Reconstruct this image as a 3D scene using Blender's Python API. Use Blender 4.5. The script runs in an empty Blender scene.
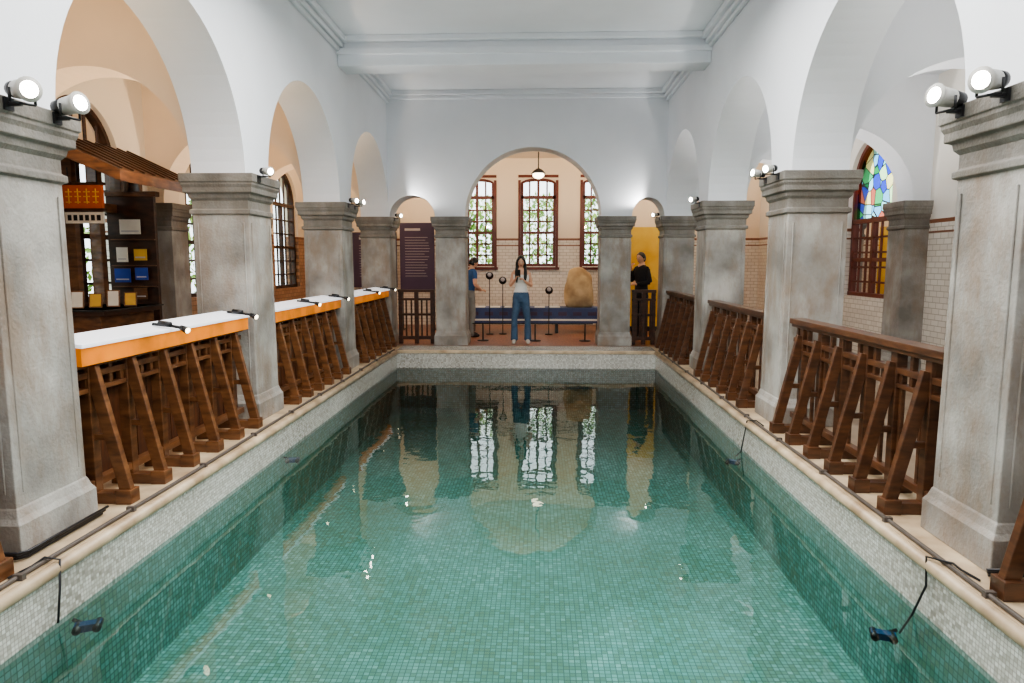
import bpy, bmesh, math, random
from mathutils import Vector, Matrix, Euler
random.seed(7)
S=bpy.context.scene
V=Vector
try:
    S.view_settings.look='AgX - Medium High Contrast'
except Exception: pass
# ---------------------------------------------------------------- materials
def lin(c):
    return tuple(((x/12.92) if x<=0.04045 else ((x+0.055)/1.055)**2.4) for x in c)
def rgb(r,g,b): return lin((r/255,g/255,b/255))
def newmat(name):
    m=bpy.data.materials.new(name); m.use_nodes=True
    nt=m.node_tree
    b=nt.nodes['Principled BSDF']
    return m,nt,b
def pmat(name,c,rough=0.6,var=0.12,scale=8,bump=0.0,bscale=40,metal=0,c2=None,emit=0,coat=0,stretch=(1,1,1),spec=0.5):
    m,nt,b=newmat(name)
    tc=nt.nodes.new('ShaderNodeTexCoord')
    mp=nt.nodes.new('ShaderNodeMapping'); mp.inputs['Scale'].default_value=stretch
    nt.links.new(tc.outputs['Object'],mp.inputs['Vector'])
    n=nt.nodes.new('ShaderNodeTexNoise'); n.inputs['Scale'].default_value=scale; n.inputs['Detail'].default_value=5
    nt.links.new(mp.outputs['Vector'],n.inputs['Vector'])
    r=nt.nodes.new('ShaderNodeValToRGB')
    lo=tuple(x*(1-var) for x in c); hi=tuple(min(1,x*(1+var)) for x in c)
    if c2: lo=c2; hi=c
    r.color_ramp.elements[0].color=(*lo,1); r.color_ramp.elements[1].color=(*hi,1)
    r.color_ramp.elements[0].position=0.32; r.color_ramp.elements[1].position=0.68
    nt.links.new(n.outputs['Fac'],r.inputs['Fac'])
    nt.links.new(r.outputs['Color'],b.inputs['Base Color'])
    b.inputs['Roughness'].default_value=rough; b.inputs['Metallic'].default_value=metal
    b.inputs['Specular IOR Level'].default_value=spec
    if coat: b.inputs['Coat Weight'].default_value=coat
    if emit:
        nt.links.new(r.outputs['Color'],b.inputs['Emission Color']); b.inputs['Emission Strength'].default_value=emit
    if bump:
        n2=nt.nodes.new('ShaderNodeTexNoise'); n2.inputs['Scale'].default_value=bscale; n2.inputs['Detail'].default_value=4
        nt.links.new(mp.outputs['Vector'],n2.inputs['Vector'])
        bp=nt.nodes.new('ShaderNodeBump'); bp.inputs['Strength'].default_value=bump; bp.inputs['Distance'].default_value=0.02
        nt.links.new(n2.outputs['Fac'],bp.inputs['Height']); nt.links.new(bp.outputs['Normal'],b.inputs['Normal'])
    return m
def math_node(nt,op,a,bv=None):
    n=nt.nodes.new('ShaderNodeMath'); n.operation=op
    if isinstance(a,(int,float)): n.inputs[0].default_value=a
    else: nt.links.new(a,n.inputs[0])
    if bv is not None:
        if isinstance(bv,(int,float)): n.inputs[1].default_value=bv
        else: nt.links.new(bv,n.inputs[1])
    return n.outputs[0]
def axes_vec(nt,axes):
    tc=nt.nodes.new('ShaderNodeTexCoord'); sp=nt.nodes.new('ShaderNodeSeparateXYZ')
    nt.links.new(tc.outputs['Object'],sp.inputs[0])
    cb=nt.nodes.new('ShaderNodeCombineXYZ')
    nt.links.new(sp.outputs[axes[0]],cb.inputs[0]); nt.links.new(sp.outputs[axes[1]],cb.inputs[1])
    return cb.outputs[0],sp
def mosaic(name,cols,size,grout,axes='XY',gw=0.1,rough=0.25):
    m,nt,b=newmat(name)
    vec,sp=axes_vec(nt,axes)
    sc=nt.nodes.new('ShaderNodeVectorMath'); sc.operation='SCALE'; sc.inputs['Scale'].default_value=1/size
    nt.links.new(vec,sc.inputs[0])
    fl=nt.nodes.new('ShaderNodeVectorMath'); fl.operation='FLOOR'; nt.links.new(sc.outputs[0],fl.inputs[0])
    fr=nt.nodes.new('ShaderNodeVectorMath'); fr.operation='FRACTION'; nt.links.new(sc.outputs[0],fr.inputs[0])
    wn=nt.nodes.new('ShaderNodeTexWhiteNoise'); nt.links.new(fl.outputs[0],wn.inputs['Vector'])
    big=nt.nodes.new('ShaderNodeTexNoise'); big.inputs['Scale'].default_value=0.7; big.inputs['Detail'].default_value=3
    nt.links.new(vec,big.inputs['Vector'])
    f=math_node(nt,'ADD',math_node(nt,'MULTIPLY',wn.outputs['Value'],0.5),math_node(nt,'MULTIPLY',math_node(nt,'SUBTRACT',big.outputs['Fac'],0.25),1.0))
    r=nt.nodes.new('ShaderNodeValToRGB'); r.color_ramp.interpolation='LINEAR'
    while len(r.color_ramp.elements)<len(cols): r.color_ramp.elements.new(0.5)
    for i,c in enumerate(cols):
        r.color_ramp.elements[i].position=i/(len(cols)-1); r.color_ramp.elements[i].color=(*c,1)
    nt.links.new(f,r.inputs['Fac'])
    s2=nt.nodes.new('ShaderNodeSeparateXYZ'); nt.links.new(fr.outputs[0],s2.inputs[0])
    gx=math_node(nt,'LESS_THAN',s2.outputs[0],gw); gy=math_node(nt,'LESS_THAN',s2.outputs[1],gw)
    g=math_node(nt,'MAXIMUM',gx,gy)
    mx=nt.nodes.new('ShaderNodeMix'); mx.data_type='RGBA'
    nt.links.new(g,mx.inputs[0]); nt.links.new(r.outputs['Color'],mx.inputs[6]); mx.inputs[7].default_value=(*grout,1)
    nt.links.new(mx.outputs[2],b.inputs['Base Color'])
    b.inputs['Roughness'].default_value=rough
    return m
def tiledwall(name,axes,plaster,split=2.05,c1=(232,225,214),c2=(220,211,199),mo=(180,168,152)):
    m,nt,b=newmat(name)
    vec,sp=axes_vec(nt,axes)
    br=nt.nodes.new('ShaderNodeTexBrick'); nt.links.new(vec,br.inputs['Vector'])
    br.inputs['Color1'].default_value=(*rgb(*c1),1); br.inputs['Color2'].default_value=(*rgb(*c2),1)
    br.inputs['Mortar'].default_value=(*rgb(*mo),1); br.inputs['Scale'].default_value=1
    br.inputs['Brick Width'].default_value=0.16; br.inputs['Row Height'].default_value=0.075; br.inputs['Mortar Size'].default_value=0.005
    up=math_node(nt,'GREATER_THAN',sp.outputs['Z'],split)
    mx=nt.nodes.new('ShaderNodeMix'); mx.data_type='RGBA'
    nt.links.new(up,mx.inputs[0]); nt.links.new(br.outputs['Color'],mx.inputs[6]); mx.inputs[7].default_value=(*plaster,1)
    def band(z,w): 
        return math_node(nt,'LESS_THAN',math_node(nt,'ABSOLUTE',math_node(nt,'SUBTRACT',sp.outputs['Z'],z)),w)
    bd=math_node(nt,'MAXIMUM',band(split-0.02,0.025),band(split-0.16,0.012))
    mx2=nt.nodes.new('ShaderNodeMix'); mx2.data_type='RGBA'
    nt.links.new(bd,mx2.inputs[0]); nt.links.new(mx.outputs[2],mx2.inputs[6]); mx2.inputs[7].default_value=(*rgb(134,86,58),1)
    nt.links.new(mx2.outputs[2],b.inputs['Base Color']); b.inputs['Roughness'].default_value=0.35
    return m
WHITE=pmat('white_plaster',rgb(230,233,238),0.7,0.02,2,0.05,60)
CEIL=pmat('ceiling_plaster',rgb(231,235,240),0.75,0.02,2)
CREAM=pmat('cream_plaster',rgb(238,222,202),0.7,0.03,2)
def cement(name,hi,lo,st,amt):
    m=pmat(name,hi,0.55,scale=2.4,bump=0.3,bscale=45,c2=lo)
    nt=m.node_tree; b=nt.nodes['Principled BSDF']
    src=b.inputs['Base Color'].links[0].from_socket
    tc=nt.nodes.new('ShaderNodeTexCoord'); mp=nt.nodes.new('ShaderNodeMapping'); mp.inputs['Scale'].default_value=(1.3,1.3,0.5)
    nt.links.new(tc.outputs['Object'],mp.inputs[0])
    n=nt.nodes.new('ShaderNodeTexNoise'); n.inputs['Scale'].default_value=2.7; n.inputs['Detail'].default_value=9; n.inputs['Roughness'].default_value=0.72
    nt.links.new(mp.outputs[0],n.inputs['Vector'])
    r=nt.nodes.new('ShaderNodeValToRGB'); r.color_ramp.elements[0].position=0.45; r.color_ramp.elements[1].position=0.64
    r.color_ramp.elements[0].color=(0,0,0,1); r.color_ramp.elements[1].color=(amt,amt,amt,1)
    nt.links.new(n.outputs['Fac'],r.inputs[0])
    mx=nt.nodes.new('ShaderNodeMix'); mx.data_type='RGBA'
    nt.links.new(r.outputs[0],mx.inputs[0]); nt.links.new(src,mx.inputs[6]); mx.inputs[7].default_value=(*st,1)
    nt.links.new(mx.outputs[2],b.inputs['Base Color'])
    return m
CEMENT=cement('grey_cement',rgb(184,181,175),rgb(122,118,112),rgb(136,116,98),.7)
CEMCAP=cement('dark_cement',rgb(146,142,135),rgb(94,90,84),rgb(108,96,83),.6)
WOOD=pmat('varnished_wood',rgb(126,84,52),0.35,scale=6,c2=rgb(80,50,31),stretch=(1,1,4),coat=0.3)
WOODR=pmat('brown_oak',rgb(104,68,44),0.35,scale=6,c2=rgb(66,42,28),stretch=(1,1,4),coat=0.3)
WOODD=pmat('dark_wood',rgb(76,46,30),0.4,scale=6,c2=rgb(44,27,18),stretch=(1,1,3))
BOARD=pmat('brown_board',rgb(92,54,32),0.4,scale=7,c2=rgb(54,32,21),stretch=(1,4,1))
MARBLE=pmat('beige_marble',rgb(216,196,166),0.35,scale=4,c2=rgb(164,140,112),bump=0.1,bscale=20)
FLOORW=pmat('wood_floor',rgb(160,104,72),0.3,scale=5,c2=rgb(120,74,50),stretch=(6,1,1))
FLOORA=pmat('aisle_floor_tile',rgb(184,164,142),0.35,scale=3,c2=rgb(154,132,110))
BLACK=pmat('black_metal',(0.012,0.012,0.014),0.4,0.2)
STEEL=pmat('conduit_grey',rgb(90,82,76),0.45,0.1)
LAMPW=pmat('lamp_housing',rgb(190,188,182),0.35,0.05)
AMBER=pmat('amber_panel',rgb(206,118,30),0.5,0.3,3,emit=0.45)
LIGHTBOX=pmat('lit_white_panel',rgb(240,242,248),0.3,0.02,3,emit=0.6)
def emis(name,c,s):
    m,nt,b=newmat(name); b.inputs['Base Color'].default_value=(*c,1)
    b.inputs['Emission Color'].default_value=(*c,1); b.inputs['Emission Strength'].default_value=s
    return m
LENS=emis('lamp_lens',(1,0.93,0.82),30)
LENSS=emis('small_lamp_lens',(1,0.85,0.6),6)
PURPLE=pmat('purple_poster',rgb(74,60,84),0.6,0.1,2)
TEXT=pmat('pale_print',rgb(185,180,182),0.6,0.05)
YELLOW=pmat('yellow_poster',rgb(240,206,96),0.6,scale=1.6,c2=rgb(218,166,56))
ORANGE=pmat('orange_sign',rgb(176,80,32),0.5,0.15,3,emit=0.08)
BLUEP=pmat('blue_poster',rgb(44,70,160),0.6,0.2,6)
NAVY=pmat('navy_panel',rgb(60,72,112),0.5,0.2,3)
PAPER=pmat('paper_white',rgb(228,222,210),0.6,0.05)
GOLD=pmat('gold_paint',rgb(214,170,70),0.5,0.1)
ROCK=pmat('boulder_stone',rgb(206,180,140),0.8,scale=4,c2=rgb(156,128,94),bump=0.5,bscale=9)
LEAF=pmat('garden_leaf',rgb(186,214,120),0.6,scale=1.0,c2=rgb(96,140,60))
GROUND=pmat('garden_soil',rgb(110,110,80),0.9,0.2,2)
REDBR=pmat('red_brown_sash',rgb(104,46,32),0.4,0.15,5)
SPC=[rgb(118,110,98),rgb(184,181,172),rgb(212,211,204),rgb(232,234,230)]
GRS=rgb(154,150,142)
SPECK_YZ=mosaic('pool_wall_mosaic_side',SPC,0.022,GRS,'YZ',0.14)
SPECK_XZ=mosaic('pool_wall_mosaic_end',SPC,0.022,GRS,'XZ',0.14)
SPECK_XY=mosaic('ledge_mosaic',SPC,0.022,GRS,'XY',0.14)
TEALC=[rgb(112,124,96),rgb(106,142,126),rgb(116,162,154),rgb(158,196,190)]
GR=rgb(82,108,100)
TEAL_XY=mosaic('pool_floor_mosaic',TEALC,0.036,GR,'XY',0.15)
TEAL_YZ=mosaic('pool_side_mosaic',TEALC,0.036,GR,'YZ',0.15)
TEAL_XZ=mosaic('pool_end_mosaic',TEALC,0.036,GR,'XZ',0.15)
TW_YZ=tiledwall('tiled_wall_side','YZ',rgb(238,232,222))
TW_L=tiledwall('tiled_wall_tan','YZ',rgb(240,226,206),2.05,(186,146,114),(166,126,96),(126,96,74))
TW_XZ=tiledwall('tiled_wall_end','XZ',rgb(242,224,200))
def glassmat(name,tint=(1,1,1),voronoi=False):
    m=bpy.data.materials.new(name); m.use_nodes=True; nt=m.node_tree
    nt.nodes.remove(nt.nodes['Principled BSDF']); out=nt.nodes['Material Output']
    tr=nt.nodes.new('ShaderNodeBsdfTransparent'); gl=nt.nodes.new('ShaderNodeBsdfGlossy'); gl.inputs['Roughness'].default_value=0.03
    tr.inputs[0].default_value=(*tint,1)
    if voronoi:
        tc=nt.nodes.new('ShaderNodeTexCoord'); vo=nt.nodes.new('ShaderNodeTexVoronoi'); vo.inputs['Scale'].default_value=5.0
        nt.links.new(tc.outputs['Object'],vo.inputs['Vector'])
        sp=nt.nodes.new('ShaderNodeSeparateColor'); nt.links.new(vo.outputs['Color'],sp.inputs[0])
        r=nt.nodes.new('ShaderNodeValToRGB'); r.color_ramp.interpolation='CONSTANT'
        cs=[(0.01,0.28,0.08),(0.3,0.7,0.75),(0.02,0.06,0.5),(0.75,0.7,0.3),(0.04,0.4,0.14),(0.5,0.8,0.4),(0.45,0.12,0.08),(0.15,0.45,0.7)]
        while len(r.color_ramp.elements)<len(cs): r.color_ramp.elements.new(0.5)
        for i,c in enumerate(cs):
            r.color_ramp.elements[i].position=i/len(cs); r.color_ramp.elements[i].color=(*c,1)
        nt.links.new(sp.outputs[0],r.inputs[0]); 
        v2=nt.nodes.new('ShaderNodeTexVoronoi'); v2.feature='DISTANCE_TO_EDGE'; v2.inputs['Scale'].default_value=5.0
        nt.links.new(tc.outputs['Object'],v2.inputs['Vector'])
        g=math_node(nt,'GREATER_THAN',v2.outputs['Distance'],0.04)
        mx=nt.nodes.new('ShaderNodeMix'); mx.data_type='RGBA'; nt.links.new(g,mx.inputs[0]); mx.inputs[6].default_value=(0.01,0.01,0.01,1)
        nt.links.new(r.outputs[0],mx.inputs[7]); nt.links.new(mx.outputs[2],tr.inputs[0])
    f=nt.nodes.new('ShaderNodeFresnel'); f.inputs[0].default_value=1.4
    ms=nt.nodes.new('ShaderNodeMixShader'); nt.links.new(f.outputs[0],ms.inputs[0]); nt.links.new(tr.outputs[0],ms.inputs[1]); nt.links.new(gl.outputs[0],ms.inputs[2])
    nt.links.new(ms.outputs[0],out.inputs['Surface'])
    return m,nt,f,gl
GLASS=glassmat('window_glass',(0.93,0.96,0.95))[0]
STAINED=glassmat('stained_glass',voronoi=True)[0]
WATER,wnt,wf,wgl=glassmat('pool_water',(0.80,0.95,0.94))
wf.inputs[0].default_value=1.55; wgl.inputs['Roughness'].default_value=0.018
tc=wnt.nodes.new('ShaderNodeTexCoord')
hs=[]
for sc,st in ((1.2,1.0),(6,0.22)):
    n=wnt.nodes.new('ShaderNodeTexNoise'); n.inputs['Scale'].default_value=sc; n.inputs['Detail'].default_value=1.5
    wnt.links.new(tc.outputs['Object'],n.inputs['Vector']); hs.append(math_node(wnt,'MULTIPLY',n.outputs['Fac'],st))
bp=wnt.nodes.new('ShaderNodeBump'); bp.inputs['Strength'].default_value=1.0; bp.inputs['Distance'].default_value=0.0065
wnt.links.new(math_node(wnt,'ADD',hs[0],hs[1]),bp.inputs['Height'])
wnt.links.new(bp.outputs[0],wf.inputs['Normal']); wnt.links.new(bp.outputs[0],wgl.inputs['Normal'])

# ---------------------------------------------------------------- mesh builder
class MB:
    def __init__(s,name): s.name=name; s.bm=bmesh.new(); s.mats=[]
    def mi(s,m):
        if m not in s.mats: s.mats.append(m)
        return s.mats.index(m)
    def poly(s,vs,fs,m,smooth=False,M=None):
        if M is not None: vs=[M@V(v) for v in vs]
        bv=[s.bm.verts.new(v) for v in vs]; k=s.mi(m)
        for f in fs:
            try:
                fa=s.bm.faces.new([bv[i] for i in f]); fa.material_index=k; fa.smooth=smooth
            except ValueError: pass
        return bv
    def box(s,x0,x1,y0,y1,z0,z1,m,M=None):
        x0,x1=min(x0,x1),max(x0,x1); y0,y1=min(y0,y1),max(y0,y1)
        vs=[(x,y,z) for z in (z0,z1) for y in (y0,y1) for x in (x0,x1)]
        s.poly(vs,[(0,2,3,1),(4,5,7,6),(0,1,5,4),(2,6,7,3),(0,4,6,2),(1,3,7,5)],m,M=M)
    def bar(s,p0,p1,w,h,m,up=(0,0,1)):
        p0=V(p0);p1=V(p1); d=(p1-p0); L=d.length; d.normalize()
        sd=d.cross(V(up)).normalized(); u=sd.cross(d)
        M=Matrix(((sd.x,d.x,u.x,p0.x),(sd.y,d.y,u.y,p0.y),(sd.z,d.z,u.z,p0.z),(0,0,0,1)))
        s.box(-w/2,w/2,0,L,-h/2,h/2,m,M)
    def tube(s,pts,rad,m,seg=12,smooth=True,flat=1.0,flatdir=None):
        pts=[V(p) for p in pts]
        if isinstance(rad,(int,float)): rad=[rad]*len(pts)
        n=len(pts); vs=[]; prev=None
        for i,p in enumerate(pts):
            t=(pts[min(i+1,n-1)]-pts[max(i-1,0)]).normalized()
            if prev is None:
                a=V((0,0,1)) if abs(t.z)<0.9 else V((1,0,0))
                if flatdir is not None: a=V(flatdir)
                u=(a-t*a.dot(t)).normalized()
            else: u=(prev-t*prev.dot(t)).normalized()
            prev=u; w=t.cross(u)
            for k in range(seg):
                a=2*math.pi*k/seg
                vs.append(p+u*math.cos(a)*rad[i]*flat+w*math.sin(a)*rad[i])
        fs=[]
        for i in range(n-1):
            for k in range(seg):
                k2=(k+1)%seg
                fs.append((i*seg+k,i*seg+k2,(i+1)*seg+k2,(i+1)*seg+k))
        fs.append(tuple(range(seg-1,-1,-1))); fs.append(tuple((n-1)*seg+k for k in range(seg)))
        s.poly(vs,fs,m,smooth)
    def sphere(s,c,r,m,M=None,seg=16,rings=10,fn=None):
        if isinstance(r,(int,float)): r=(r,r,r)
        vs=[];fs=[]
        for i in range(1,rings):
            th=math.pi*i/rings
            for k in range(seg):
                a=2*math.pi*k/seg
                vs.append(V((math.sin(th)*math.cos(a),math.sin(th)*math.sin(a),math.cos(th))))
        vs.append(V((0,0,1))); vs.append(V((0,0,-1)))
        if fn: vs=[fn(v) for v in vs]
        vs=[V((v.x*r[0]+c[0],v.y*r[1]+c[1],v.z*r[2]+c[2])) for v in vs]
        for i in range(rings-2):
            for k in range(seg):
                k2=(k+1)%seg; fs.append((i*seg+k,(i+1)*seg+k,(i+1)*seg+k2,i*seg+k2))
        T=len(vs)-2;B=len(vs)-1
        for k in range(seg):
            k2=(k+1)%seg; fs.append((T,k,k2)); fs.append((B,(rings-2)*seg+k2,(rings-2)*seg+k))
        s.poly(vs,fs,m,True,M)
    def sqloft(s,cx,cy,prof,m,mfn=None):
        vs=[]
        for h,z in prof:
            vs+=[(cx-h,cy-h,z),(cx+h,cy-h,z),(cx+h,cy+h,z),(cx-h,cy+h,z)]
        for i in range(len(prof)-1):
            mm=mfn(prof[i][1]) if mfn else m
            a=i*4
            s.poly(vs[a:a+8],[(0,1,5,4),(1,2,6,5),(2,3,7,6),(3,0,4,7)],mm)
        s.poly(vs[:4],[(3,2,1,0)],m); s.poly(vs[-4:],[(0,1,2,3)],m)
    def wall(s,axis,t0,t1,z0,z1,c0,c1,ops,m,N=36):
        P=(lambda t,z,c:(c,t,z)) if axis=='Y' else (lambda t,z,c:(t,c,z))
        def bx(a,b,za,zb):
            if b-a<1e-5 or zb-za<1e-5: return
            if axis=='Y': s.box(c0,c1,a,b,za,zb,m)
            else: s.box(a,b,c0,c1,za,zb,m)
        cur=t0
        for (a,b,sill,spring,rise) in sorted(ops):
            bx(cur,a,z0,z1); cur=b
            if sill is not None: bx(a,b,z0,sill)
            R=(b-a)/2; mid=(a+b)/2
            pts=[(mid-R*math.cos(math.pi*i/N),spring+rise*math.sin(math.pi*i/N)) for i in range(N+1)]
            for i in range(N):
                (ta,za),(tb,zb)=pts[i],pts[i+1]
                vs=[P(ta,za,c0),P(tb,zb,c0),P(tb,z1,c0),P(ta,z1,c0),P(ta,za,c1),P(tb,zb,c1),P(tb,z1,c1),P(ta,z1,c1)]
                s.poly(vs,[(0,1,2,3),(7,6,5,4),(1,0,4,5),(3,2,6,7)],m)
        bx(cur,t1,z0,z1)
    def arcband(s,axis,mid,spring,ro,rio,ri,rii,c0,c1,m,N=24):
        P=(lambda t,z,c:(c,t,z)) if axis=='Y' else (lambda t,z,c:(t,c,z))
        for i in range(N):
            a=math.pi*i/N;b=math.pi*(i+1)/N
            q=[(mid-ro*math.cos(a),spring+rio*math.sin(a)),(mid-ro*math.cos(b),spring+rio*math.sin(b)),(mid-ri*math.cos(b),spring+rii*math.sin(b)),(mid-ri*math.cos(a),spring+rii*math.sin(a))]
            vs=[P(t,z,c0) for t,z in q]+[P(t,z,c1) for t,z in q]
            s.poly(vs,[(0,1,2,3),(7,6,5,4),(0,4,5,1),(2,6,7,3)],m)
    def obj(s,bevel=0,parent=None,merge=True):
        if merge: bmesh.ops.remove_doubles(s.bm,verts=s.bm.verts,dist=1e-5)
        bmesh.ops.recalc_face_normals(s.bm,faces=s.bm.faces)
        me=bpy.data.meshes.new(s.name); s.bm.to_mesh(me); s.bm.free()
        for m in s.mats: me.materials.append(m)
        o=bpy.data.objects.new(s.name,me); S.collection.objects.link(o)
        if bevel:
            b=o.modifiers.new('bevel','BEVEL'); b.width=bevel; b.segments=2; b.limit_method='ANGLE'; b.angle_limit=math.radians(50)
        if parent: o.parent=parent
        return o
# ---------------------------------------------------------------- dimensions
LC,RC=-2.87,2.54
LP,RP=-2.36,2.04
YB=11.5; YN=0.9
COLY=[0.53,3.53,6.53,9.53,12.53]
LO,RO=-5.3,5.2
ZC=4.45; ZA=3.9; YF=16.3
CAPZ=2.3; WZ=-0.30
# ---------------------------------------------------------------- shell
for nm,cx in (('wall_left_arcade',LC),('wall_right_arcade',RC)):
    b=MB(nm)
    b.wall('Y',-2.0,12.80,CAPZ,ZC,cx-0.25,cx+0.25,[(-1.9,0.26,None,CAPZ,1.2)]+[(y+.27,y+2.73,None,CAPZ,1.23) for y in COLY[:4]],WHITE); b.obj()
b=MB('wall_back_arcade')
b.wall('X',LC+.25,RC-.25,CAPZ,ZC,12.26,12.78,[(LC+.27,-1.79,None,CAPZ,0.38),(-1.25,1.16,None,CAPZ,1.205),(1.70,RC-.27,None,CAPZ,0.33)],WHITE); b.obj()
b=MB('ceiling'); b.box(LC-.25,RC+.25,-2.2,12.8,ZC,ZC+.12,CEIL); b.obj()
b=MB('ceiling_left_aisle'); b.box(LO-.3,LC-.25,-2.2,12.8,ZA,ZA+.12,CREAM); b.obj()
b=MB('ceiling_right_aisle'); b.box(RC+.25,RO+.3,-2.2,12.8,ZA,ZA+.12,CEIL); b.obj()
b=MB('ceiling_far_room'); b.box(LO-.3,RO+.3,12.78,YF+.3,ZA,ZA+.12,CREAM); b.obj()
for i,y in enumerate((3.53,6.53,9.53)):
    b=MB('ceiling_beam'); b.box(LC+.25,RC-.25,y-.2,y+.2,4.08,ZC,CEIL); b.box(LC+.25,RC-.25,y-.25,y+.25,4.22,4.30,CEIL); b.box(LC+.25,RC-.25,y-.3,y+.3,4.38,ZC,CEIL); b.obj(0.012)
ti=1
for (x,d) in ((LC+.25,1),(RC-.25,-1)):
    for (ya,yb) in ((-2,3.33),(3.73,6.33),(6.73,9.33),(9.73,12.26)):
        b=MB('trim_%d'%ti); ti+=1
        b.box(x,x+d*.14,ya,yb,4.37,ZC,CEIL); b.box(x,x+d*.09,ya,yb,4.31,4.37,CEIL); b.box(x,x+d*.05,ya,yb,4.26,4.31,CEIL); b.obj(0.015)
b=MB('trim_%d'%ti); ti+=1
b.box(LC+.25,RC-.25,12.12,12.26,4.37,ZC,CEIL); b.box(LC+.25,RC-.25,12.17,12.26,4.31,4.37,CEIL); b.obj(0.015)
for y in COLY:
    b=MB('wall_left_cross_arch'); b.wall('X',LO,LC-.25,CAPZ,ZA,y-.2,y+.2,[(LO+.22,LC-.27,None,CAPZ,0.98)],CREAM); b.obj()
    b=MB('wall_right_cross_arch'); b.wall('X',RC+.25,RO,CAPZ,ZA,y-.2,y+.2,[(RC+.27,RO-.22,None,CAPZ,0.98)],WHITE); b.obj()
WY=[2.03,5.03,8.03,11.03,14.5]
WW=0.7
wop=[(y-WW,y+WW,0.95,2.72,0.7) for y in WY]
b=MB('wall_left'); b.wall('Y',-2.2,9.6,0,ZA,LO-.3,LO,wop[:3],TW_YZ); b.wall('Y',9.6,YF+.3,0,ZA,LO-.3,LO,wop[3:],TW_L); b.obj()
b=MB('wall_right'); b.wall('Y',-2.2,YF+.3,0,ZA,RO,RO+.3,wop,TW_YZ); b.obj()
FWX=[-1.40,0.05,1.50]
b=MB('wall_back'); b.wall('X',LO,RO,0,ZA,YF,YF+.3,[(x-.41,x+.41,1.40,3.33,0.12) for x in FWX],TW_XZ); b.obj()
b=MB('wall_front'); b.box(LO-.3,RO+.3,-2.4,-2.2,0,ZC,WHITE); b.obj()
prof=[(.305,0),(.305,.17),(.288,.20),(.276,.24),(.27,.25),(.262,1.93),(.285,1.94),(.285,1.975),(.264,1.985),(.264,2.06),(.285,2.085),(.292,2.12),(.32,2.13),(.32,2.175),(.332,2.20),(.332,2.22),(.342,2.225),(.342,2.30)]
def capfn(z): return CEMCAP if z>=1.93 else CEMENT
def column(x,y):
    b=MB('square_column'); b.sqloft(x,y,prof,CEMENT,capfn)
    for sx,sy in ((1,0),(-1,0),(0,1),(0,-1)):
        for e in (-.215,.215):
            if sx: b.box(x+sx*.262,x+sx*.274,y+e-.006,y+e+.006,.32,1.86,CEMENT)
            else: b.box(x+e-.006,x+e+.006,y+sy*.262,y+sy*.274,.32,1.86,CEMENT)
    return b.obj(0.008)
for y in COLY:
    column(LC,y); column(RC,y)
column(-1.52,12.53); column(1.43,12.53)
pp=[(h*.82,z) for h,z in prof]
for y in COLY:
    for x in (LO+.1,RO-.1):
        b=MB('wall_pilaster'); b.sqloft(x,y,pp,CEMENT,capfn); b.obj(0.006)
b=MB('floor'); b.box(LO-.3,LC-.0,-2.2,12.2,-.12,-.001,FLOORA); b.box(RC,RO+.3,-2.2,12.2,-.12,-.001,FLOORA); b.box(LC,RC,-2.2,YN-.3,-.12,-.001,FLOORA); b.obj()
b=MB('floor_far_room'); b.box(LO-.3,RO+.3,12.2,YF+.3,-.12,-.001,FLOORW); b.obj()
b=MB('floor_coping_left'); b.box(LC,LP-.02,YN-.3,12.2,-.075,0,MARBLE)
b.tube([(LP-.01,YN-.3,-.035),(LP-.01,YB+.02,-.035)],.035,MARBLE,12); b.obj()
b=MB('floor_coping_right'); b.box(RP+.02,RC,YN-.3,12.2,-.075,0,MARBLE)
b.tube([(RP+.01,YN-.3,-.035),(RP+.01,YB+.02,-.035)],.035,MARBLE,12); b.obj()
b=MB('floor_coping_back'); b.box(LP-.02,RP+.02,YB+.02,12.2,-.075,0,SPECK_XY); b.box(LP,RP,YB-.015,YB+.05,-.05,.004,MARBLE); b.obj(0.01)
b=MB('floor_coping_front'); b.box(LP-.02,RP+.02,YN-.3,YN-.02,-.075,0,SPECK_XY); b.box(LP,RP,YN-.05,YN+.015,-.05,.004,MARBLE); b.obj(0.01)
ZP=-1.0; ZT=WZ-.03
b=MB('wall_pool_basin')
for x,d in ((LP,-1),(RP,1)):
    b.box(x,x+d*.3,YN-.3,YB+.3,ZT,-.065,SPECK_YZ); b.box(x,x+d*.3,YN-.3,YB+.3,ZP-.2,ZT,TEAL_YZ)
for y,d in ((YN,-1),(YB,1)):
    b.box(LP,RP,y,y+d*.3,ZT,-.05,SPECK_XZ); b.box(LP,RP,y,y+d*.3,ZP-.2,ZT,TEAL_XZ)
b.obj()
b=MB('floor_pool'); b.box(LP-.3,RP+.3,YN-.3,YB+.3,ZP-.2,ZP,TEAL_XY); b.obj()
b=MB('pool_water'); b.poly([(LP,YN,WZ),(RP,YN,WZ),(RP,YB,WZ),(LP,YB,WZ)],[(0,1,2,3)],WATER); b.obj()
for x,d in ((LP-.045,1),(RP+.045,-1)):
    b=MB('conduit_pipe')
    pts=[(x+.006*math.sin(y*1.7),y,.014) for y in [1+.35*i for i in range(31)]]
    b.tube(pts,.012,STEEL,8)
    for y in [1.2+.9*i for i in range(12)]: b.box(x-.024,x+.024,y-.014,y+.014,0,.030,STEEL)
    b.obj()
def cable(name,pts,r=.006,m=None):
    b=MB(name); b.tube(pts,r,m or BLACK,8); b.obj()
cable('hanging_cable',[(LP-.10,3.0,.008),(LP-.075,3.12,.012),(LP-.045,3.17,.036),(LP+.01,3.2,.012),(LP+.035,3.15,-.12),(LP+.05,3.1,-.27)])
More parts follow.
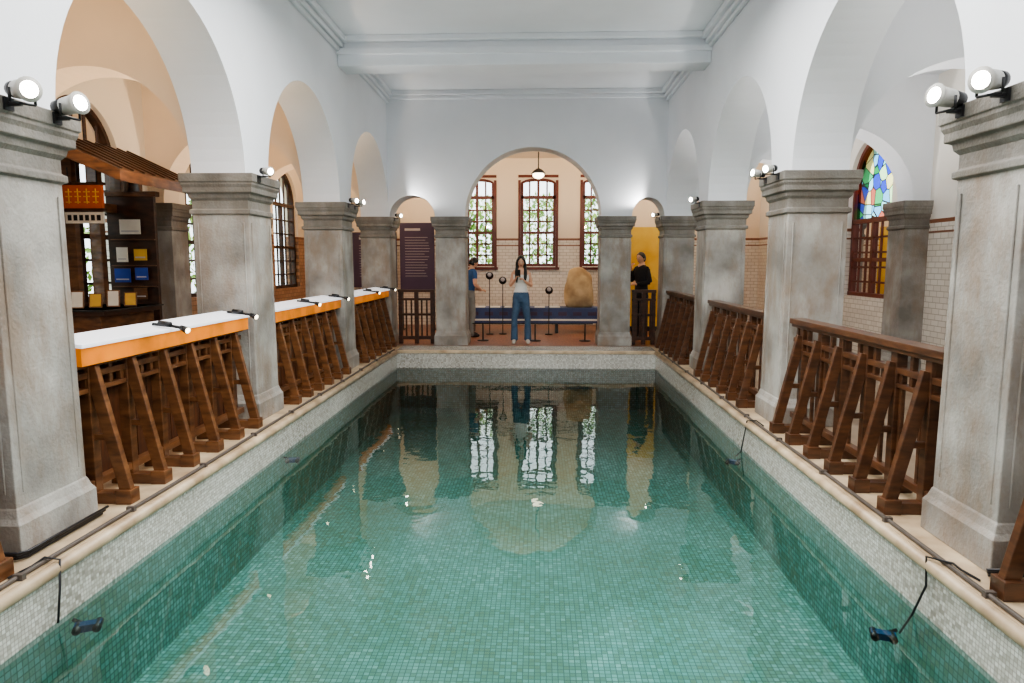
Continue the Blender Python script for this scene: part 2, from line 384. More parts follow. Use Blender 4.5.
cable('hanging_cable',[(RP+.10,3.15,.008),(RP+.075,3.25,.012),(RP+.045,3.27,.036),(RP-.01,3.4,.012),(RP-.03,3.35,-.12),(RP-.06,3.4,-.3),(RP-.09,3.45,-.43)])
cable('hanging_cable',[(RP+.08,6.2,.01),(RP+.045,6.3,.036),(RP-.01,6.4,.01),(RP-.04,6.45,-.3),(RP-.07,6.5,-.36)])
for cx,s in ((LC,1),(RC,-1)):
    b=MB('cable_coil')
    for k in range(3):
        q=.33+.012*k
        b.tube([(cx-q,3.53-q,.012+.018*k),(cx+q*.9,3.53-q,.012+.018*k),(cx+q*.99,3.53-q*.9,.012+.018*k),(cx+q,3.53+q*.9,.012+.018*k)],.008,BLACK,8)
    b.obj()
BLU=pmat('blue_plastic',rgb(14,66,110),0.4,0.1)
for x,y,z,r in ((LP+.13,3.2,-.34,.4),(RP-.12,3.55,-.50,-.3),(LP+.1,6.2,-.36,.2),(RP-.1,6.5,-.42,-.4)):
    b=MB('underwater_lamp'); M=Matrix.Translation((x,y,z))@Matrix.Rotation(r,4,'Z')
    b.box(-.06,.06,-.026,.026,-.018,.018,BLU,M); b.tube([M@V((-.045,-.045,0)),M@V((-.045,.04,0))],.02,BLACK,12); b.tube([M@V((.045,-.045,0)),M@V((.045,.04,0))],.02,BLACK,12)
    b.tube([M@V((0,.0,0)),M@V((0,.0,.0))+V((-.09 if x<0 else .08,.02,.02))],.01,BLACK,8)
    b.obj()
# ---------------------------------------------------------------- balustrades
XR={'L':-2.73,'R':2.38}
def balustrade(side,y0,y1,n,boards):
    d=1 if side=='L' else -1
    W=WOOD if side=='L' else WOODR
    xr=XR[side]
    xf=xr+d*.25
    b=MB('timber_balustrade')
    sp=(y1-y0)/n
    for i in range(n):
        y=y0+sp*(i+.5)
        b.box(xr-.035,xr+.035,y-.035,y+.035,.0,.95 if not boards else .90,W)
        b.box(xr-d*.12,xf,y-.04,y+.04,.0,.07,W)
        b.box(xf-d*.09,xf+d*.01,y-.05,y+.05,.0,.09,W)
        b.bar((xf-d*.04,y,.08),(xr+d*.035,y,.86),.045,.075,W,up=(d,0,0))
        b.bar((xr+d*.0,y,.42),(xf-d*.1,y,.42),.035,.04,W)
    if not boards: b.box(xr-.07,xr+.07,y0,y1,.955,1.0,W); b.box(xr-.05,xr+.05,y0,y1,.925,.955,W)
    else: b.box(xr-.05,xr+.05,y0,y1,.86,.95,W)
    b.box(xr-.03,xr+.03,y0,y1,.79,.83,W); b.box(xr-.03,xr+.03,y0,y1,.70,.73,W); b.box(xr-.03,xr+.03,y0,y1,.10,.15,W)
    k=int((y1-y0)/.115)
    for i in range(k):
        y=y0+(y1-y0)*(i+.5)/k
        b.box(xr-.018,xr+.018,y-.018,y+.018,.73,.92 if i%2 else .79,W)
        if not boards and i%2==0: b.box(xr-.012,xr+.012,y-.016,y+.016,.15,.70,W)
    if boards:
        nb=int((y1-y0)/.14)
        for i in range(nb):
            a=y0+(y1-y0)*i/nb; c=y0+(y1-y0)*(i+1)/nb
            b.box(xr-d*.03,xr-d*.05,a+.004,c-.004,.12,.92,BOARD)
    b.obj(0.004)
def bay(i): return COLY[i]+.33,COLY[i+1]-.33
for i in range(4):
    y0,y1=bay(i)
    balustrade('L',y0,y1,6,True); balustrade('R',y0,y1,6,False)
    if i==0: continue
    b=MB('lit_display_desk')
    x=XR['L']
    M=Matrix.Translation((x-.03,0,1.025))@Matrix.Rotation(math.radians(7),4,'Y')
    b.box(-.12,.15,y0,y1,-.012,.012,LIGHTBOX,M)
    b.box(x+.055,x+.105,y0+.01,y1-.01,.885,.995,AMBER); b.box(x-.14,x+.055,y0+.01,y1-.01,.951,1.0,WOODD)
    b.obj(0.003)
    for yy in (y0+(y1-y0)*.42,y1-.15):
        b=MB('desk_reading_lamp')
        b.tube([(x-.02,yy,1.052),(x+.12,yy,1.038),(x+.2,yy-.02,1.03)],.011,BLACK,10)
        b.tube([(x+.03,yy,1.060),(x+.12,yy-.01,1.05)],.02,BLACK,12)
        b.tube([(x+.2,yy-.02,1.03),(x+.26,yy-.04,1.01)],[.018,.026],BLACK,12); b.tube([(x+.26,yy-.04,1.01),(x+.263,yy-.041,1.009)],.021,LENSS,12)
        b.obj()
for xa,xb in ((LC+.35,-1.85),(1.76,RC-.35)):
    b=MB('timber_fence'); y=12.5
    b.box(xa,xb,y-.06,y+.06,.95,1.0,WOODD); b.box(xa,xb,y-.03,y+.03,.80,.84,WOODD); b.box(xa,xb,y-.03,y+.03,.52,.56,WOODD); b.box(xa,xb,y-.03,y+.03,.08,.14,WOODD)
    for x in (xa+.04,(xa+xb)/2,xb-.04): b.box(x-.035,x+.035,y-.035,y+.035,0,.95,WOODD)
    for k in range(7):
        x=xa+(xb-xa)*(k+.5)/7; b.box(x-.014,x+.014,y-.014,y+.014,.14,.80,WOODD)
    b.obj(0.003)
# ---------------------------------------------------------------- windows
wi=[1]
def window(axis,c,mid,hw,sill,spring,rise,cols,rows,mat,stained=False):
    b=MB('window_%d'%wi[0]); wi[0]+=1
    P=(lambda t,z,cc:(cc,t,z)) if axis=='Y' else (lambda t,z,cc:(t,cc,z))
    def bx(a,bb,za,zb,w=.05):
        if axis=='Y': b.box(c-w/2,c+w/2,a,bb,za,zb,mat)
        else: b.box(a,bb,c-w/2,c+w/2,za,zb,mat)
    f=.06
    bx(mid-hw,mid-hw+f,sill,spring,.1); bx(mid+hw-f,mid+hw,sill,spring,.1); bx(mid-hw,mid+hw,sill,sill+f,.12)
    b.arcband(axis,mid,spring,hw,rise,hw-f,max(rise-f,.01),c-.05,c+.05,mat)
    tr=spring-.05 if rise>.3 else spring-.35
    if stained: tr=2.12
    bx(mid-hw,mid+hw,tr,tr+.07,.1)
    if hw>.5: bx(mid-.035,mid+.035,sill,tr,.08)
    else: bx(mid-.03,mid+.03,sill,spring+rise,.06)
    mw=.015 if hw>.5 else .018
    for i in range(1,cols):
        t=mid-hw+2*hw*i/cols; bx(t-mw,t+mw,sill,tr if hw>.5 else spring+.05,.03)
    for j in range(1,rows):
        z=sill+(tr-sill)*j/rows; bx(mid-hw,mid+hw,z-mw,z+mw,.03)
    zm=sill+(tr-sill)*.5; bx(mid-hw,mid+hw,zm-.03,zm+.03,.07)
    if not stained and hw>.5:
        for k in range(-2,3):
            t=mid+k*hw/3; h=spring+rise*math.sqrt(max(0,1-(k/3)**2))
            bx(t-mw,t+mw,tr,h,.03)
    N=24
    pts=[(mid-hw,sill),(mid+hw,sill),(mid+hw,tr),(mid-hw,tr)]
    b.poly([P(t,z,c) for t,z in pts],[tuple(range(len(pts)))],GLASS)
    pts=[(mid-hw,tr),(mid+hw,tr)]+[(mid+hw*math.cos(math.pi*i/N),spring+rise*math.sin(math.pi*i/N)) for i in range(N+1)]
    b.poly([P(t,z,c) for t,z in pts],[tuple(range(len(pts)))],STAINED if stained else GLASS)
    b.obj(merge=False)
for y in WY:
    window('Y',LO-.12,y,WW,.95,2.72,.7,6,6,WOODD)
    window('Y',RO+.12,y,WW,.95,2.72,.7,6,5,REDBR,stained=True)
for x in FWX: window('X',YF+.12,x,.41,1.40,3.33,.12,4,6,REDBR)
for x in FWX:
    b=MB('trim_%d'%ti); ti+=1
    for s in (-1,1): b.box(x+s*.41,x+s*.47,YF-.03,YF,1.36,3.40,REDBR)
    b.box(x-.5,x+.5,YF-.07,YF,1.32,1.38,REDBR); b.box(x-.47,x+.47,YF-.03,YF,3.46,3.52,REDBR); b.obj(.004)
# ---------------------------------------------------------------- garden
def hedge(x0,x1,y0,y1,z0,z1,n):
    b=MB('garden_hedge')
    for i in range(n):
        p=V((random.uniform(x0,x1),random.uniform(y0,y1),random.uniform(z0,z1)))
        s=random.uniform(.05,.12); R=Euler((random.uniform(0,6),random.uniform(0,6),random.uniform(0,6))).to_matrix().to_4x4()
        M=Matrix.Translation(p)@R
        b.poly([(-s,0,0),(0,-s*.5,.02),(s,0,0),(0,s*.5,.02)],[(0,1,2,3)],LEAF,M=M)
    b.obj(merge=False)
hedge(-4,4,21.4,23.0,-1.3,3.6,10000)
hedge(8,9,-1,17,-1.3,2.0,6000)
hedge(-9,-8,-1,17,-1.3,3.0,6000)
b=MB('ground'); b.box(-30,30,-20,40,-1.5,-1.3,GROUND); b.obj()
# ---------------------------------------------------------------- spot lamps clamped to the capitals
def spotlamp(x,y,z,d,s,xc):
    b=MB('spot_lamp'); d=V(d).normalized(); c=V((x,y,z)); sd=d.cross(V((0,0,1))).normalized()
    b.tube([c-d*.095*s,c-d*.085*s,c-d*.03*s],[.022*s,.036*s,.040*s],BLACK,18)
    b.tube([c-d*.03*s,c+d*.03*s,c+d*.065*s],[.041*s,.044*s,.052*s],LAMPW,18)
    b.tube([c+d*.065*s,c+d*.070*s],[.054*s,.054*s],LAMPW,18)
    b.tube([c+d*.070*s,c+d*.073*s],[.036*s,.036*s],LENS,18)
    for q in (-1,1): b.tube([c+sd*q*.05*s,c+sd*q*.05*s-V((0,0,.06*s))],.006*s,BLACK,8)
    b.tube([c+sd*.05*s-V((0,0,.06*s)),c-sd*.05*s-V((0,0,.06*s))],.006*s,BLACK,8)
    g=1 if x>xc else -1
    b.box(x-g*.01,xc+g*.343,y-.012,y+.012,z-.07*s,z-.055*s,BLACK); b.box(xc+g*.343,xc+g*.353,y-.03,y+.03,2.232,2.29,BLACK)
    b.obj()
for i,y in enumerate(COLY[1:]):
    s=1.1 if i==0 else .8
    zz=CAPZ+.03
    spotlamp(LC+.42,y-.2,zz,(1,-.6,-.15),s,LC)
    spotlamp(RC-.42,y-.2,zz,(-1,-.6,-.15),s,RC)
    if i in (0,2): spotlamp(LC+.42,y+.14,zz,(1,-.3,.1),s,LC)
    if i in (0,1): spotlamp(RC-.42,y+.14,zz,(-1,-.3,.1),s,RC)
b=MB('pendant_lamp'); b.tube([(.05,14.6,ZA),(.05,14.6,3.42)],.012,BLACK,8); b.tube([(.05,14.6,3.44),(.05,14.6,3.40),(.05,14.6,3.34)],[.04,.1,.15],BLACK,20)
b.sphere((.05,14.6,3.31),(.12,.12,.08),emis('pendant_glass',(1,.9,.7),6)); b.obj()
# ---------------------------------------------------------------- left kiosk
b=MB('ticket_kiosk')
b.box(LO+.02,LO+.12,8.05,8.95,0,1.0,WOODD)
for y in (7.15,7.6,8.05,8.5,8.9): b.box(LO+.02,LO+.16,y-.04,y+.04,1.0,2.75,WOOD)
b.box(LO+.02,LO+.16,7.1,8.95,2.1,2.2,WOOD); b.box(LO+.02,LO+.16,7.1,8.95,2.68,2.78,WOOD)
b.poly([(LO+.02,6.9,2.92),(LO+1.0,7.1,2.46),(LO+1.0,8.9,2.46),(LO+.02,9.0,2.92),(LO+.02,6.9,2.78),(LO+1.0,7.1,2.34),(LO+1.0,8.9,2.34),(LO+.02,9.0,2.78)],[(0,1,2,3),(7,6,5,4),(0,4,5,1),(1,5,6,2),(2,6,7,3),(3,7,4,0)],WOOD)
for k in range(9):
    y=7.15+k*.21; b.bar((LO+.05,y,2.92),(LO+.99,y,2.48),.03,.02,WOODD)
b.box(LO+.02,LO+.62,8.36,8.42,.0,2.3,WOODD)
b.box(LO+.02,LO+.66,8.34,8.44,2.3,2.36,WOOD)
for z in (1.2,1.46,1.78): b.box(LO+.06,LO+.62,8.33,8.36,z-.012,z+.002,WOOD)
b.obj(.004)
b=MB('orange_signboard'); b.box(LO+.19,LO+.62,7.36,7.40,2.08,2.33,ORANGE)
for k in range(4):
    x=LO+.22+k*.10
    b.box(x,x+.07,7.35,7.36,2.25,2.262,GOLD); b.box(x,x+.07,7.35,7.36,2.20,2.212,GOLD); b.box(x+.03,x+.04,7.35,7.36,2.13,2.29,GOLD); b.box(x,x+.06,7.35,7.36,2.14,2.152,GOLD)
b.box(LO+.17,LO+.64,7.35,7.41,2.33,2.36,WOODD); b.box(LO+.17,LO+.64,7.35,7.41,2.05,2.08,WOODD)
for x in (LO+.24,LO+.56): b.tube([(x,7.38,2.35),(x,7.38,2.52)],.006,BLACK,6)
b.obj(.002)
b=MB('white_signboard'); b.box(LO+.19,LO+.62,7.37,7.39,1.92,2.04,PAPER)
for k in range(6): b.box(LO+.22+k*.065,LO+.26+k*.065,7.365,7.37,1.95,2.01,BLACK)
b.obj()
b=MB('wall_poster_group')
for (xa,xb,za,zb,m) in ((.1,.3,1.25,1.42,BLUEP),(.36,.52,1.28,1.43,BLUEP),(.14,.28,1.5,1.68,PAPER),(.36,.52,1.52,1.66,GOLD),(.33,.5,1.04,1.18,WOOD),(.2,.46,1.84,2.02,PAPER)):
    b.box(LO+xa,LO+xb,8.318,8.328,za,zb,m)
    b.box(LO+xa+.02,LO+xb-.02,8.314,8.318,za+.03,za+.045,TEXT)
b.obj()
b=MB('display_counter'); b.box(LO+.2,LO+.85,6.9,8.0,.94,1.0,WOODD); b.box(LO+.22,LO+.78,6.95,7.95,0,.94,WOOD); b.box(LO+.2,LO+.87,6.88,8.02,.985,1.0,BLACK); b.obj(.005)
for k in range(5):
    b=MB('photo_frame'); M=Matrix.Translation((LO+.3+k*.11,7.0+k*.14,1.003))@Matrix.Rotation(math.radians(20),4,'Z')@Matrix.Rotation(math.radians(-12),4,'X')
    h=.16+.03*(k%2)
    b.box(-.065,.065,-.008,.008,0,h,WOOD,M); b.box(-.052,.052,-.011,-.008,.013,h-.013,PAPER if k%2 else GOLD,M); b.bar(M@V((0,.005,h*.7)),M@V((0,.06,.018)),.02,.006,WOODD); b.obj()
# ---------------------------------------------------------------- far room exhibits
def poster(name,x0,x1,y,z0,z1,m,stand=True):
    b=MB(name); b.box(x0,x1,y,y+.04,z0,z1,m)
    if stand:
        for x in (x0+.03,x1-.03): b.box(x-.02,x+.02,y+.04,y+.07,0,z1,BLACK); b.box(x-.03,x+.03,y-.1,y+.25,0,.02,BLACK)
    w=x1-x0
    b.box(x0+.15*w,x1-.4*w,y-.004,y,z1-.17,z1-.12,TEXT)
    n=int((z1-z0-.5)/.06)
    for k in range(n):
        z=z1-.32-k*.06; b.box(x0+.15*w,x1-random.uniform(.12,.3)*w,y-.003,y,z,z+.008,TEXT)
    b.obj(); 
poster('purple_info_panel',-2.98,-2.22,15.0,.9,2.35,PURPLE)
poster('purple_info_panel',-4.35,-3.3,16.2,.9,2.2,PURPLE,False)
b=MB('yellow_exhibit_panel'); b.box(2.0,3.3,15.0,15.05,.1,2.25,YELLOW); b.box(1.97,3.33,14.98,15.07,0,.1,BLACK)
hill=[(2.0,.3),(3.3,.3),(3.3,.9),(3.0,1.15),(2.8,.95),(2.55,1.2),(2.3,1.0),(2.15,1.1),(2.0,.85)]
b.poly([(x,14.995,z) for x,z in hill],[tuple(range(len(hill)))],GOLD)
b.obj()
b=MB('exhibit_bench'); b.box(-1.45,1.45,14.35,15.0,.46,.54,NAVY); b.box(-1.45,1.45,14.34,14.36,.22,.54,NAVY); b.box(-1.4,1.4,14.332,14.34,.27,.31,PAPER)
for k in range(9): b.box(-1.38+k*.31,-1.2+k*.31,14.332,14.34,.38,.46,PURPLE)
for x in (-1.35,-.45,.45,1.35): b.box(x-.03,x+.03,14.4,14.95,0,.46,BLACK)
for k in range(6): b.box(-1.3+k*.32,-1.08+k*.32,14.45,14.75,.54,.555,PAPER)
b.obj(.005)
b=MB('carved_boulder')
def rockfn(v):
    f=1+.05*math.sin(v.x*4+v.z*3)+.04*math.sin(v.y*5-v.z*5)+.025*math.sin(v.x*9+1)
    w=V(v)
    w.x=math.copysign(abs(w.x)**.75,w.x); w.z=math.copysign(abs(w.z)**.8,w.z)
    w=w*f
    if w.z<-.78: w.z=-.78
    return w
b.sphere((.93,14.68,.542+.46*.78),(.31,.20,.46),ROCK,seg=30,rings=22,fn=rockfn); b.obj()
for x,z,y in ((-.95,1.22,14.15),(-.68,1.12,14.2),(.28,.92,14.15)):
    b=MB('round_label_stand'); b.tube([(x,y,0),(x,y,z)],.009,BLACK,8); b.tube([(x,y,0),(x,y,.015)],.08,BLACK,16)
    b.tube([(x,y-.02,z),(x,y,z)],.08,BLACK,20); b.tube([(x,y-.022,z+.02),(x,y-.02,z+.02)],.045,TEXT,12); b.obj()
b=MB('barrier_rail')
b.tube([(-1.2,13.0,.33),(1.1,13.0,.33)],.011,BLACK,8)
for x in (-1.0,-.0,.95): b.tube([(x,13.0,0),(x,13.0,.34)],.014,BLACK,8); b.tube([(x,13.0,0),(x,13.0,.015)],.11,BLACK,18)
b.obj()
# ---------------------------------------------------------------- people
SKIN=pmat('skin',rgb(220,172,144),0.5,0.05,6); HAIR=pmat('black_hair',(0.012,0.010,0.010),0.35,0.3,20)
EYEW=pmat('eye_white',rgb(230,225,220),0.3,0.02); LIPS=pmat('lips',rgb(170,90,84),0.5,0.05)
def person(name,loc,rot,scale,fem,top,bottom,shoe,elb,wri,handd,handn,headrot,sleeve,topneck=1.45,longhair=False,prop=None,lean=0,legs=((-.09,0),(.09,0))):
    w=.88 if fem else 1.0
    src=MB('tmp'); D=SKIN
    segs=[]
    def T(v):
        v=V(v)
        if lean and v.z>.95:
            a=lean; dz=v.z-.95; y=v.y
            return V((v.x, y*math.cos(a)-math.sin(a)*dz, .95+math.cos(a)*dz+y*math.sin(a)))
        return v
    def tb(pts,rad,lab,seg=14,flat=1,fd=None):
        pts=[T(p) for p in pts]; src.tube(pts,rad,D,seg,True,flat,fd)
        for i in range(len(pts)-1): segs.append((pts[i],pts[i+1],rad[i],rad[i+1],lab[i] if isinstance(lab,list) else lab))
    if fem: rings=[(.80,.13,.10),(.88,.172,.115),(.97,.155,.10),(1.07,.122,.085),(1.16,.132,.098),(1.24,.150,.125),(1.29,.152,.118),(1.36,.155,.092),(1.41,.12,.07),(1.44,.06,.055)]
    else: rings=[(.80,.14,.10),(.88,.165,.115),(.97,.16,.108),(1.07,.158,.10),(1.17,.168,.108),(1.28,.185,.118),(1.36,.18,.10),(1.41,.13,.078),(1.45,.07,.06)]
    vs=[];fs=[];n=20
    for z,rx,ry in rings:
        for k in range(n):
            a=2*math.pi*k/n; vs.append(T((rx*(w if not fem else .95)*math.cos(a),ry*math.sin(a)*.95,z)))
    for i in range(len(rings)-1):
        for k in range(n): fs.append((i*n+k,i*n+(k+1)%n,(i+1)*n+(k+1)%n,(i+1)*n+k))
    fs.append(tuple(range(n-1,-1,-1))); fs.append(tuple((len(rings)-1)*n+k for k in range(n)))
    src.poly(vs,fs,D,True)
    head=T((0,-.02,1.57))
    tb([(0,.01,1.38),(0,.0,1.52)],[.06 if not fem else .05,.052 if not fem else .044],'S')
    for i,s in ((0,-1),(1,1)):
        dx,dy=legs[i]; hip=(s*.085*w,0,.86); kn=(s*.09*w+dx*.4,-.02+dy*.5,.48); an=(dx+s*.01,.01+dy,.09)
        if fem: tb([hip,(s*.088,-.01,.7),kn,((kn[0]+an[0])/2,.01+dy*.7,.28),(an[0],an[1],.06)],[.088,.084,.060,.064,.072],'B')
        else: tb([hip,(s*.092,-.01,.7),kn,((kn[0]+an[0])/2,.015+dy*.7,.28),(an[0],an[1],.07)],[.090,.084,.066,.062,.060],'B')
        tb([(an[0],an[1]+.06,.032),(an[0],an[1]-.03,.042),(an[0]+s*.01,an[1]-.12,.035),(an[0]+s*.012,an[1]-.18,.026)],[.032,.042,.040,.026],'H')
        sh=(s*.165*w,0,1.365); e=V(elb[i]); wv=V(wri[i]); shv=V(sh)
        m1=shv.lerp(e,sleeve) if 0<sleeve<1 else shv.lerp(e,.5)
        r=.040 if fem else .053
        tb([(s*.08*w,0,1.385),sh],[r*.9,r*1.02],'T' if sleeve>0 else 'N')
        tb([sh,m1,e],[r,r*.95,r*.78],['T' if sleeve>0 else 'S','T' if sleeve>=1 else 'S'])
        lab2='T' if sleeve>=1 else 'S'
        tb([e,e.lerp(wv,.35),wv],[r*.78,r*.80,r*.54],[lab2,lab2])
        d=V(handd[i]).normalized(); nn=V(handn[i]).normalized()
        tb([wv-d*.01,wv+d*.03,wv+d*.085],[r*.54,.036,.036],'S',12,.42,nn)
    bm=src.bm; bmesh.ops.recalc_face_normals(bm,faces=bm.faces)
    me=bpy.data.meshes.new('tmp'); bm.to_mesh(me); bm.free(); o=bpy.data.objects.new('tmp',me); S.collection.objects.link(o)
    rm=o.modifiers.new('r','REMESH'); rm.mode='VOXEL'; rm.voxel_size=.008; rm.use_smooth_shade=True
    sm=o.modifiers.new('s','SMOOTH'); sm.factor=.6; sm.iterations=8
    dg=bpy.context.evaluated_depsgraph_get(); ev=o.evaluated_get(dg); me2=bpy.data.meshes.new_from_object(ev)
    bpy.data.objects.remove(o)
    P=MB(name); mats={'S':SKIN,'T':top,'B':bottom,'H':shoe}
    for k in 'STBH': P.mi(mats[k])
    P.bm.from_mesh(me2)
    Tinv=lambda c:(c if not(lean and c.z>.95) else V((c.x,(c.y*math.cos(lean)+(c.z-.95)*math.sin(lean)),.95+(c.z-.95)*math.cos(lean)-c.y*math.sin(lean))))
    for f in P.bm.faces:
        c=f.calc_center_median(); best=1e9;bl='T'
        for a,bb,ra,rb,lab in segs:
            ab=bb-a; t=max(0,min(1,(c-a).dot(ab)/max(ab.length_squared,1e-9))); dd=(c-(a+ab*t)).length-(ra+(rb-ra)*t)
            if dd<best: best=dd; bl=lab
        q=Tinv(c)
        td=1e9
        for i in range(len(rings)-1):
            z0,rx0,ry0=rings[i]; z1,rx1,ry1=rings[i+1]
            if z0<=q.z<=z1:
                t=(q.z-z0)/(z1-z0); rx=(rx0+(rx1-rx0)*t)*(.95 if fem else 1); ry=(ry0+(ry1-ry0)*t)*.95
                td=(math.hypot(q.x/rx,q.y/ry)-1)*min(rx,ry)
        if td<best+.004:
            if q.z<.985: bl='B'
            elif fem:
                strap=abs(abs(q.x)-.085)<.022
                bl='T' if (q.z<1.32 or (strap and q.z<1.43)) else 'S'
            else: bl='T' if (q.z<1.40 or math.hypot(q.x,q.y)>.075) else 'S'
        elif bl=='N': bl='T' if abs(abs(q.x)-.085)<.022 else 'S'
        f.material_index=P.mi(mats[bl]); f.smooth=True
    for i,s in ((0,-1),(1,1)):
        wv=T(wri[i]); d=V(handd[i]).normalized(); nn=V(handn[i]).normalized(); sd=d.cross(nn).normalized()
        th=sd if (sd.dot(V((-s,0,.4)))>0) else -sd
        for k,(off,L) in enumerate(((.027,.07),(.009,.078),(-.009,.073),(-.026,.058))):
            p=wv+d*.075+th*off; pts=[p]; ang=.15
            for q in (.42,.33,.25):
                ang+=.45; dirv=d*math.cos(ang)+nn*math.sin(ang); p=p+dirv*L*q; pts.append(p)
            P.tube(pts,[.0095,.009,.0082,.0060],SKIN,8)
        p=wv+d*.025+th*.03; p2=p+(th*.8+d*.6).normalized()*.03
        P.tube([p,p2,p2+(d*.8+nn*.5).normalized()*.03],[.013,.011,.008],SKIN,8)
    H=Matrix.Translation(head)@Euler((headrot[0]+lean,headrot[1],headrot[2])).to_matrix().to_4x4()
    def hf(v):
        u=V(v)
        if u.z<0: u.x*=1-.30*(-u.z)**1.2; u.y*=1-.10*(-u.z)
        return u
    P.sphere((0,0,0),(.074,.092,.114),SKIN,H,28,20,hf)
    P.poly([(-.012,-.086,-.026),(.012,-.086,-.026),(0,-.112,-.026),(0,-.088,.02),(0,-.086,-.036)],[(0,2,3),(2,1,3),(0,4,2),(4,1,2)],SKIN,True,H)
    for s in (-1,1):
        P.sphere((s*.029,-.082,.004),(.013,.008,.006),EYEW,H,10,8); P.sphere((s*.029,-.0885,.004),(.0055,.004,.0055),HAIR,H,8,6)
        P.tube([H@V((s*.045,-.079,.020)),H@V((s*.03,-.089,.024)),H@V((s*.013,-.091,.021))],[.002,.003,.002],HAIR,6)
        P.sphere((s*.074,.005,-.008),(.010,.02,.03),SKIN,H,10,8)
    P.sphere((0,-.083,-.054),(.021,.008,.006),LIPS,H,12,8)
    vsH=[];nu,nv=28,16
    for j in range(nv+1):
        for k in range(nu):
            a=2*math.pi*k/nu
            front=max(0,math.cos(a))
            thmax=(math.radians(128)-(math.radians(128)-math.radians(46))*front**.6) 
            th=thmax*j/nv
            x=math.sin(th)*math.sin(a); y=-math.sin(th)*math.cos(a); z=math.cos(th)
            rr=1.0 if j<nv else .93
            vsH.append((x*.084*rr,y*.103*rr+.004,z*.124*rr+.002))
    fsH=[(j*nu+k,(j+1)*nu+k,(j+1)*nu+(k+1)%nu,j*nu+(k+1)%nu) for j in range(nv) for k in range(nu)]
    P.poly(vsH,fsH,HAIR,True,H)
    if longhair:
        P.tube([H@V((0,.035,.06)),H@V((0,.055,-.06)),T((0,.075,1.42)),T((0,.095,1.30)),T((0,.10,1.17))],[.075,.088,.10,.095,.05],HAIR,18,True,.55,(0,1,0))
        for s in (-1,1):
            P.tube([H@V((s*.03,-.075,.085)),H@V((s*.066,-.055,.045)),H@V((s*.080,-.035,-.03)),H@V((s*.080,-.02,-.10)),T((s*.085,-.075,1.36)),T((s*.082,-.115,1.27)),T((s*.078,-.12,1.17))],[.014,.024,.026,.028,.034,.03,.008],HAIR,10)
    if prop is not None: P.box(-.038,.038,-.005,.005,-.075,.075,BLACK,Matrix.Translation(T(prop))@Euler((.35,0,0)).to_matrix().to_4x4())
    ob=P.obj(merge=False); ob.location=loc; ob.rotation_euler=(0,0,rot); ob.scale=(scale,)*3
    return ob
WTOP=pmat('white_top',rgb(234,232,226),0.8,0.04,10); JEANS=pmat('blue_jeans',rgb(70,94,120),0.85,0.15,14); SHOEW=pmat('pale_shoes',rgb(200,196,188),0.6,0.05)
BLUET=pmat('blue_tshirt',rgb(52,90,140),0.85,0.1,10); GREYP=pmat('grey_trousers',rgb(140,138,132),0.85,0.1,10); BLK=pmat('black_cloth',rgb(28,28,32),0.85,0.2,10); SHOED=pmat('dark_shoes',rgb(36,32,30),0.6,0.1)
person('woman_with_phone',(-.26,12.6,0),0,.96,True,WTOP,JEANS,SHOEW,[(-.205,.03,1.11),(.20,.03,1.11)],[(-.10,-.16,1.24),(.075,-.15,1.20)],[(.35,-.55,.8),(-.5,-.35,.6)],[(.75,.1,-.3),(-.3,.1,-.6)],(.30,0,0),0.0,1.40,True,(-.045,-.245,1.35),legs=((-.12,0),(.12,.02)))
person('man_in_blue_shirt',(-1.33,13.7,0),math.radians(120),.95,False,BLUET,GREYP,SHOED,[(-.25,.0,1.12),(.25,.0,1.12)],[(-.17,-.2,1.02),(.17,-.2,1.02)],[(.3,-.9,.1),(-.3,-.9,.1)],[(.4,0,-1),(-.4,0,-1)],(.35,0,0),0.55,1.45,False,None,lean=.14,legs=((-.11,0),(.11,-.08)))
person('man_in_black',(2.06,13.4,0),math.radians(-60),1.0,False,BLK,BLK,SHOED,[(-.23,-.05,1.13),(.24,.02,1.11)],[(-.08,-.2,1.36),(.08,-.2,1.08)],[(.3,-.1,1),(-.9,-.4,.1)],[(.3,.9,.1),(0,.8,-.3)],(.15,0,.2),1.0,1.45,False,None,legs=((-.11,0),(.11,-.05)))
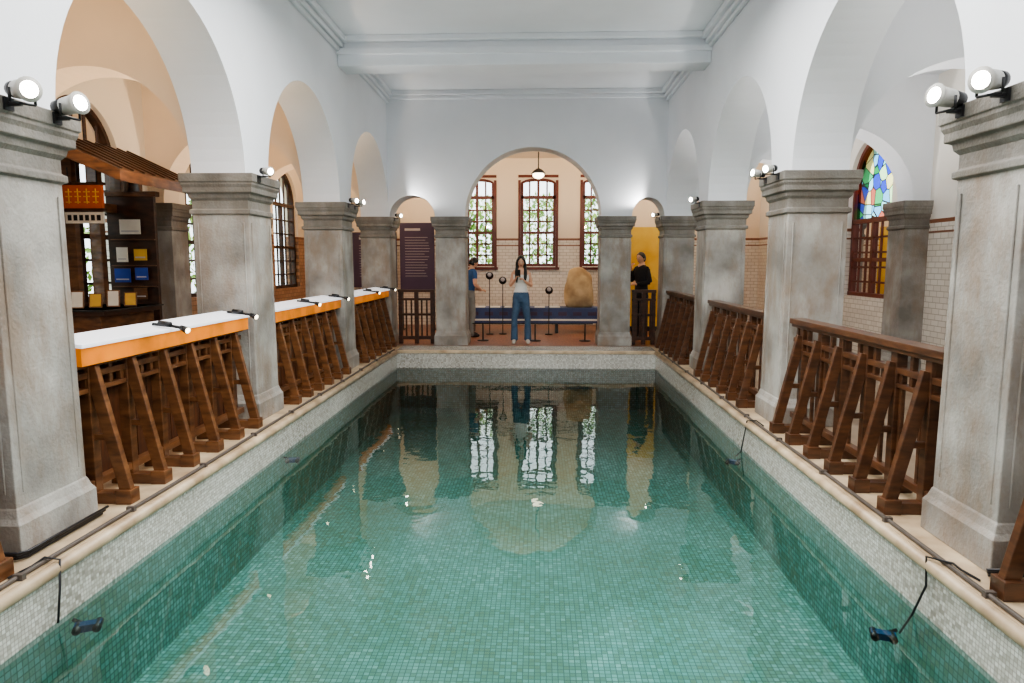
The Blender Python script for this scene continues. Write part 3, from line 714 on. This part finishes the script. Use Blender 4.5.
# ---------------------------------------------------------------- lights
W=bpy.data.worlds.new('World'); S.world=W; W.use_nodes=True
bg=W.node_tree.nodes['Background']; bg.inputs[0].default_value=(0.88,0.95,1,1); bg.inputs[1].default_value=3.6
def area(name,loc,rot,sx,sy,e,c):
    l=bpy.data.lights.new(name,'AREA'); l.shape='RECTANGLE'; l.size=sx; l.size_y=sy; l.energy=e; l.color=c
    o=bpy.data.objects.new(name,l); S.collection.objects.link(o); o.location=loc; o.rotation_euler=rot; return o
area('hall_overhead_fill',(-.1,4.6,4.0),(0,0,0),3.2,4.4,370,(1,.985,.96))  # added fill light under the hall ceiling, kept out of view
area('fill_behind_camera',(-.1,-2.0,2.9),(math.radians(90),0,0),4.6,2.0,105,(.97,.98,1))  # added fill behind the camera; the rear wall has no opening
def spot(name,loc,d,e,c,ang=140,r=.04,blend=.6):
    l=bpy.data.lights.new(name,'SPOT'); l.energy=e; l.color=c; l.spot_size=math.radians(ang); l.shadow_soft_size=r; l.spot_blend=blend
    o=bpy.data.objects.new(name,l); S.collection.objects.link(o); o.location=loc; o.rotation_euler=V(d).to_track_quat('-Z','Y').to_euler()
WARM=(1,.74,.50)
for y in COLY:
    spot('uplight_left_aisle',(LC-.3,y+.36,2.36),(-.6,.25,1),118,WARM)
    spot('uplight_right_aisle',(RC+.3,y+.36,2.36),(.6,.25,1),125,(1,.97,.94))
for x in (-3.2,-1.4,1.4,3.0): spot('uplight_far_room',(x,13.0,2.5),(0,.5,.8),125,(1,.82,.62))
for y in COLY[1:]:
    spot('hall_spot',(LC+.6,y-.4,2.42),(.75,-.1,.8),44,(1,.97,.94),110); spot('hall_spot',(RC-.6,y-.4,2.42),(-.75,-.1,.8),44,(1,.97,.94),110)
spot('pool_patch_fill',(RC-.45,5.2,2.45),(-1.15,-.95,-3.4),260,(.66,.86,1),18,.03,.5)  # added spot, invented to imitate the bluish light patch on the pool floor
# ---------------------------------------------------------------- camera
cam=bpy.data.cameras.new('cam'); cam.lens=24; cam.sensor_width=36
co=bpy.data.objects.new('camera',cam); S.collection.objects.link(co); co.location=(.05,0,1.5)
co.rotation_euler=(math.radians(90-6.64),0,math.radians(2.17)); S.camera=co
